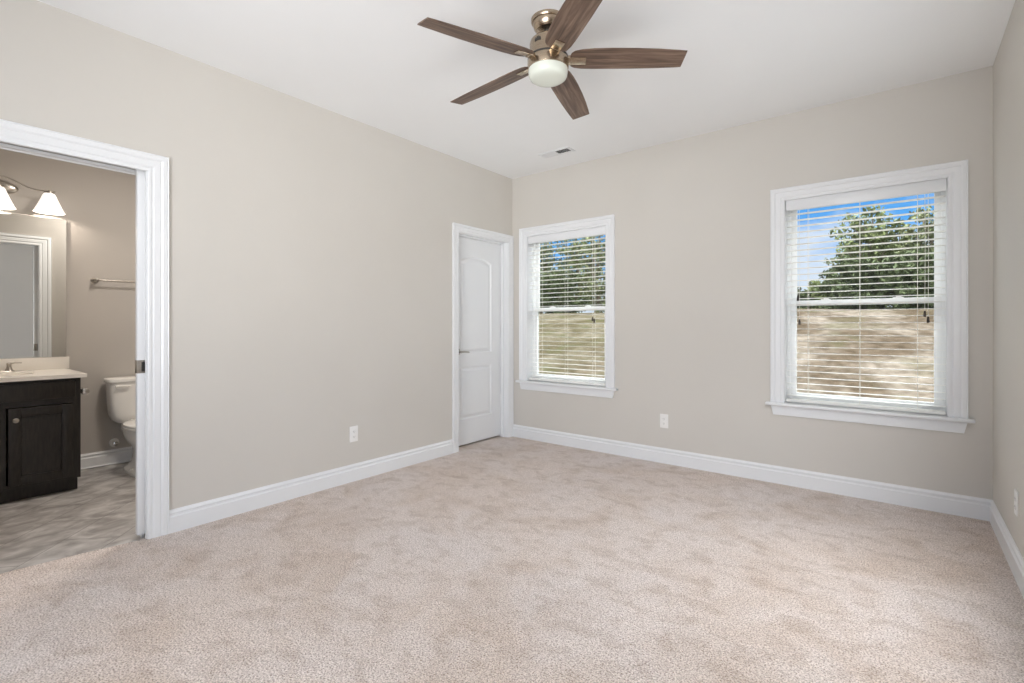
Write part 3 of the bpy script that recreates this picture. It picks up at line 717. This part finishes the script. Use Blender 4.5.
# ------------------------------------------------------------------ outside: sandy bank with trees
def ground_mat():
    m = mat('dry_sandy_bank', (.5, .44, .36), .95); t = m.node_tree; b = t.nodes['Principled BSDF']; b.inputs['Specular IOR Level'].default_value = 0
    tc = N(t, 'ShaderNodeTexCoord')
    def nz(s, d, dist=0):
        n = N(t, 'ShaderNodeTexNoise'); n.inputs['Scale'].default_value = s; n.inputs['Detail'].default_value = d; n.inputs['Distortion'].default_value = dist
        t.links.new(tc.outputs['Object'], n.inputs['Vector']); return n
    def rp(n, p0, c0, p1, c1):
        r = N(t, 'ShaderNodeValToRGB'); t.links.new(n.outputs['Fac'], r.inputs[0])
        r.color_ramp.elements[0].position = p0; r.color_ramp.elements[0].color = (*c0, 1); r.color_ramp.elements[1].position = p1; r.color_ramp.elements[1].color = (*c1, 1); return r
    a = rp(nz(.55, 6, .8), .42, (.062, .047, .034), .60, (.125, .105, .088))
    g = rp(nz(4.5, 10, .2), .35, (.55, .52, .46), .65, (1.2, 1.18, 1.15))
    x = N(t, 'ShaderNodeMixRGB', blend_type='MULTIPLY'); x.inputs[0].default_value = .85
    t.links.new(a.outputs[0], x.inputs[1]); t.links.new(g.outputs[0], x.inputs[2])
    gm = rp(nz(.8, 5, .6), .54, (0, 0, 0), .66, (1, 1, 1))
    y = N(t, 'ShaderNodeMixRGB'); t.links.new(gm.outputs[0], y.inputs[0]); t.links.new(x.outputs[0], y.inputs[1]); y.inputs[2].default_value = (.050, .048, .024, 1)
    # grassier towards the left end of the bank
    sx = N(t, 'ShaderNodeSeparateXYZ'); t.links.new(tc.outputs['Object'], sx.inputs[0])
    mr = N(t, 'ShaderNodeMapRange'); mr.inputs['From Min'].default_value = -2; mr.inputs['From Max'].default_value = -5; mr.inputs['To Min'].default_value = .0; mr.inputs['To Max'].default_value = .4; t.links.new(sx.outputs['X'], mr.inputs[0])
    f = N(t, 'ShaderNodeMath', operation='MULTIPLY_ADD'); f.inputs[1].default_value = .45; t.links.new(gm.outputs[0], f.inputs[0]); t.links.new(mr.outputs[0], f.inputs[2]); t.links.new(f.outputs[0], y.inputs[0])
    t.links.new(y.outputs[0], b.inputs['Base Color'])
    bp = N(t, 'ShaderNodeBump'); bp.inputs['Strength'].default_value = .8; bp.inputs['Distance'].default_value = .12
    n = nz(4, 6); t.links.new(n.outputs['Fac'], bp.inputs['Height']); t.links.new(bp.outputs[0], b.inputs['Normal'])
    return m
M['ground'] = ground_mat()
rnd = random.Random(4)
def gz(y):
    if y < 3: return -1.3
    if y < 16: s = (y-3)/13; return -1.3+3.05*(s*s*(3-2*s)*.35+s*.65)
    return 1.75+.02*(y-16)
m = MB(); gx = [-60+2*i for i in range(56)]; gy = [ET]+[1+i*1.0 for i in range(22)]+[26+4*i for i in range(14)]
rows = [m.verts([(x, y, gz(y)+(.12*math.sin(x*.7+y*.5)+.08*math.sin(x*1.9-y*.8) if y > 2 else 0)*min(1, y/10)*.6) for x in gx]) for y in gy]
for a, b in zip(rows, rows[1:]):
    for i in range(len(gx)-1): m.face([a[i], a[i+1], b[i+1], b[i]])
g = m.build('ground', M['ground']); struct(g, 'sunlit sandy bank rising outside the windows', 'ground')

def leaf_mat(name, c0, c1):
    m = ramp_noise(mat(name, c0, .6), 2.5, c0, c1, .35, .65, detail=3)
    m.node_tree.nodes['Principled BSDF'].inputs['Specular IOR Level'].default_value = .08
    return m
LEAF = [leaf_mat('olive_green_foliage', (.064, .080, .030), (.165, .185, .080)), leaf_mat('grey_green_foliage', (.075, .088, .042), (.20, .21, .11)), leaf_mat('dark_green_foliage', (.032, .042, .018), (.09, .108, .05))]
M['bark'] = ramp_noise(mat('grey_brown_bark', (.16, .12, .09), .9), 9, (.10, .075, .055), (.24, .19, .15), mapping=(3, 3, .6), bump=.5, dist=.02)
def tree(x, y, top, spread, kind, label, base_frac=.12, dens=1.0, seed=0, name='leafy_tree', cat='tree'):
    rg = np.random.default_rng(seed+11); g0 = gz(y)-.1; Hh = top-g0
    r = thing(name, label, cat, (x, y, g0), 0, 'trees on the bank outside the windows')
    m = MB(); tr = .03*Hh
    pts = [(x+.04*Hh*math.sin(i*1.3+seed), y+.03*Hh*math.cos(i*1.1+seed), g0+Hh*.92*i/7) for i in range(8)]
    m.tube(pts, [tr*(1-.11*i) for i in range(8)], 9)
    cents = []
    nb = int(26*dens)
    for i in range(nb):
        f = base_frac+(1-base_frac)*((i+.5)/nb)
        a = i*2.4+seed; q = (f-base_frac)/(1-base_frac)
        rad = spread*math.sqrt(max(.04, 1-(abs(q-.38)/.66)**2.2))*(.45+.55*rg.random())
        k = min(7, int(f*.85*7)); o = Vector(pts[k]); e = Vector((x+rad*math.cos(a), y+rad*math.sin(a), g0+Hh*f*.97))
        mid = o.lerp(e, .55)+Vector((0, 0, -.04*Hh))
        m.tube([o, mid, e], [tr*.35, tr*.22, tr*.1], 5)
        cents.append((e, .17*spread+.10*Hh*.5)); cents.append((mid, .14*spread+.09*Hh*.5))
    m.build('trunk', M['bark'], r)
    V = []; F = []
    s0 = .060*(1+.04*Hh)
    for c, cr_ in cents:
        n = int(95*dens)
        P = rg.normal(size=(n, 3)); P /= np.linalg.norm(P, axis=1)[:, None]; P *= (rg.random(n)**.45)[:, None]*cr_; P[:, 2] *= .75
        for pnt in P:
            u = rg.normal(size=3); u /= np.linalg.norm(u); t = np.cross(u, rg.normal(size=3)); t /= np.linalg.norm(t)
            s = s0*(.6+.8*rg.random()); cc = np.array(c)+pnt; i0 = len(V)
            V += [tuple(cc-u*s*1.5), tuple(cc+t*s*.6), tuple(cc+u*s*1.5), tuple(cc-t*s*.6)]; F.append((i0, i0+1, i0+2, i0+3))
    me = bpy.data.meshes.new('foliage'); me.from_pydata(V, [], F); me.transform(Matrix.Translation((-x, -y, -g0))); me.materials.append(LEAF[kind])
    o = bpy.data.objects.new('foliage', me); C.objects.link(o); o.parent = r
# through the window nearest the right wall
tree(1.95, 24.0, 6.55, 1.35, 0, 'tall pointed tree in the middle of the right window view', seed=1, dens=1.15)
tree(1.00, 25.5, 5.0, .95, 1, 'open branched pale tree left of the tallest one in the right window', seed=2, dens=.55)
tree(3.05, 24.5, 5.6, 1.35, 0, 'round topped tree right of the tallest one in the right window', seed=3, dens=1.1)
tree(4.35, 23.0, 6.2, 1.25, 1, 'rightmost tree against the sky in the right window', seed=4, dens=.95)
tree(-.9, 22.0, 2.95, 1.0, 2, 'low green shrub at the left edge of the right window view', seed=5, base_frac=.05, name='leafy_shrub', cat='shrub')
tree(.35, 22.5, 3.2, .9, 0, 'low green shrub under the cloud in the right window', seed=6, base_frac=.05, name='leafy_shrub', cat='shrub')
tree(1.75, 21.0, 4.0, 1.3, 2, 'dark dense shrub in front of the tallest tree in the right window', seed=7, base_frac=.04, dens=1.2, name='leafy_shrub', cat='shrub')
tree(3.75, 21.0, 4.1, 1.4, 2, 'dark dense shrub at the right edge of the right window view', seed=8, base_frac=.04, dens=1.2, name='leafy_shrub', cat='shrub')
# between the two window views, they come into sight from a step to the side
tree(-6.3, 24.0, 6.8, 1.7, 0, 'broad tree standing on the bank between the two window views', seed=21, dens=.9)
tree(-9.2, 24.5, 7.4, 1.4, 1, 'grey green tree just right of the view from the window beside the closet door', seed=22, dens=.9)
# through the window beside the closet door
tree(-16.4, 24.0, 7.9, 1.9, 1, 'leftmost grey green tree in the window beside the closet door', seed=9, dens=1.0)
tree(-14.2, 25.0, 7.9, 1.6, 0, 'middle tree of the window beside the closet door', seed=10, dens=.95)
tree(-11.9, 23.5, 7.4, 1.5, 1, 'rightmost tree in the window beside the closet door', seed=12, dens=.85)
tree(-12.6, 20.5, 4.6, 1.6, 2, 'dark shrub low in the window beside the closet door', seed=13, base_frac=.04, dens=1.0, name='leafy_shrub', cat='shrub')
tree(-15.2, 20.5, 4.9, 1.7, 2, 'dark shrub at the left of the window beside the closet door', seed=14, base_frac=.04, dens=1.0, name='leafy_shrub', cat='shrub')
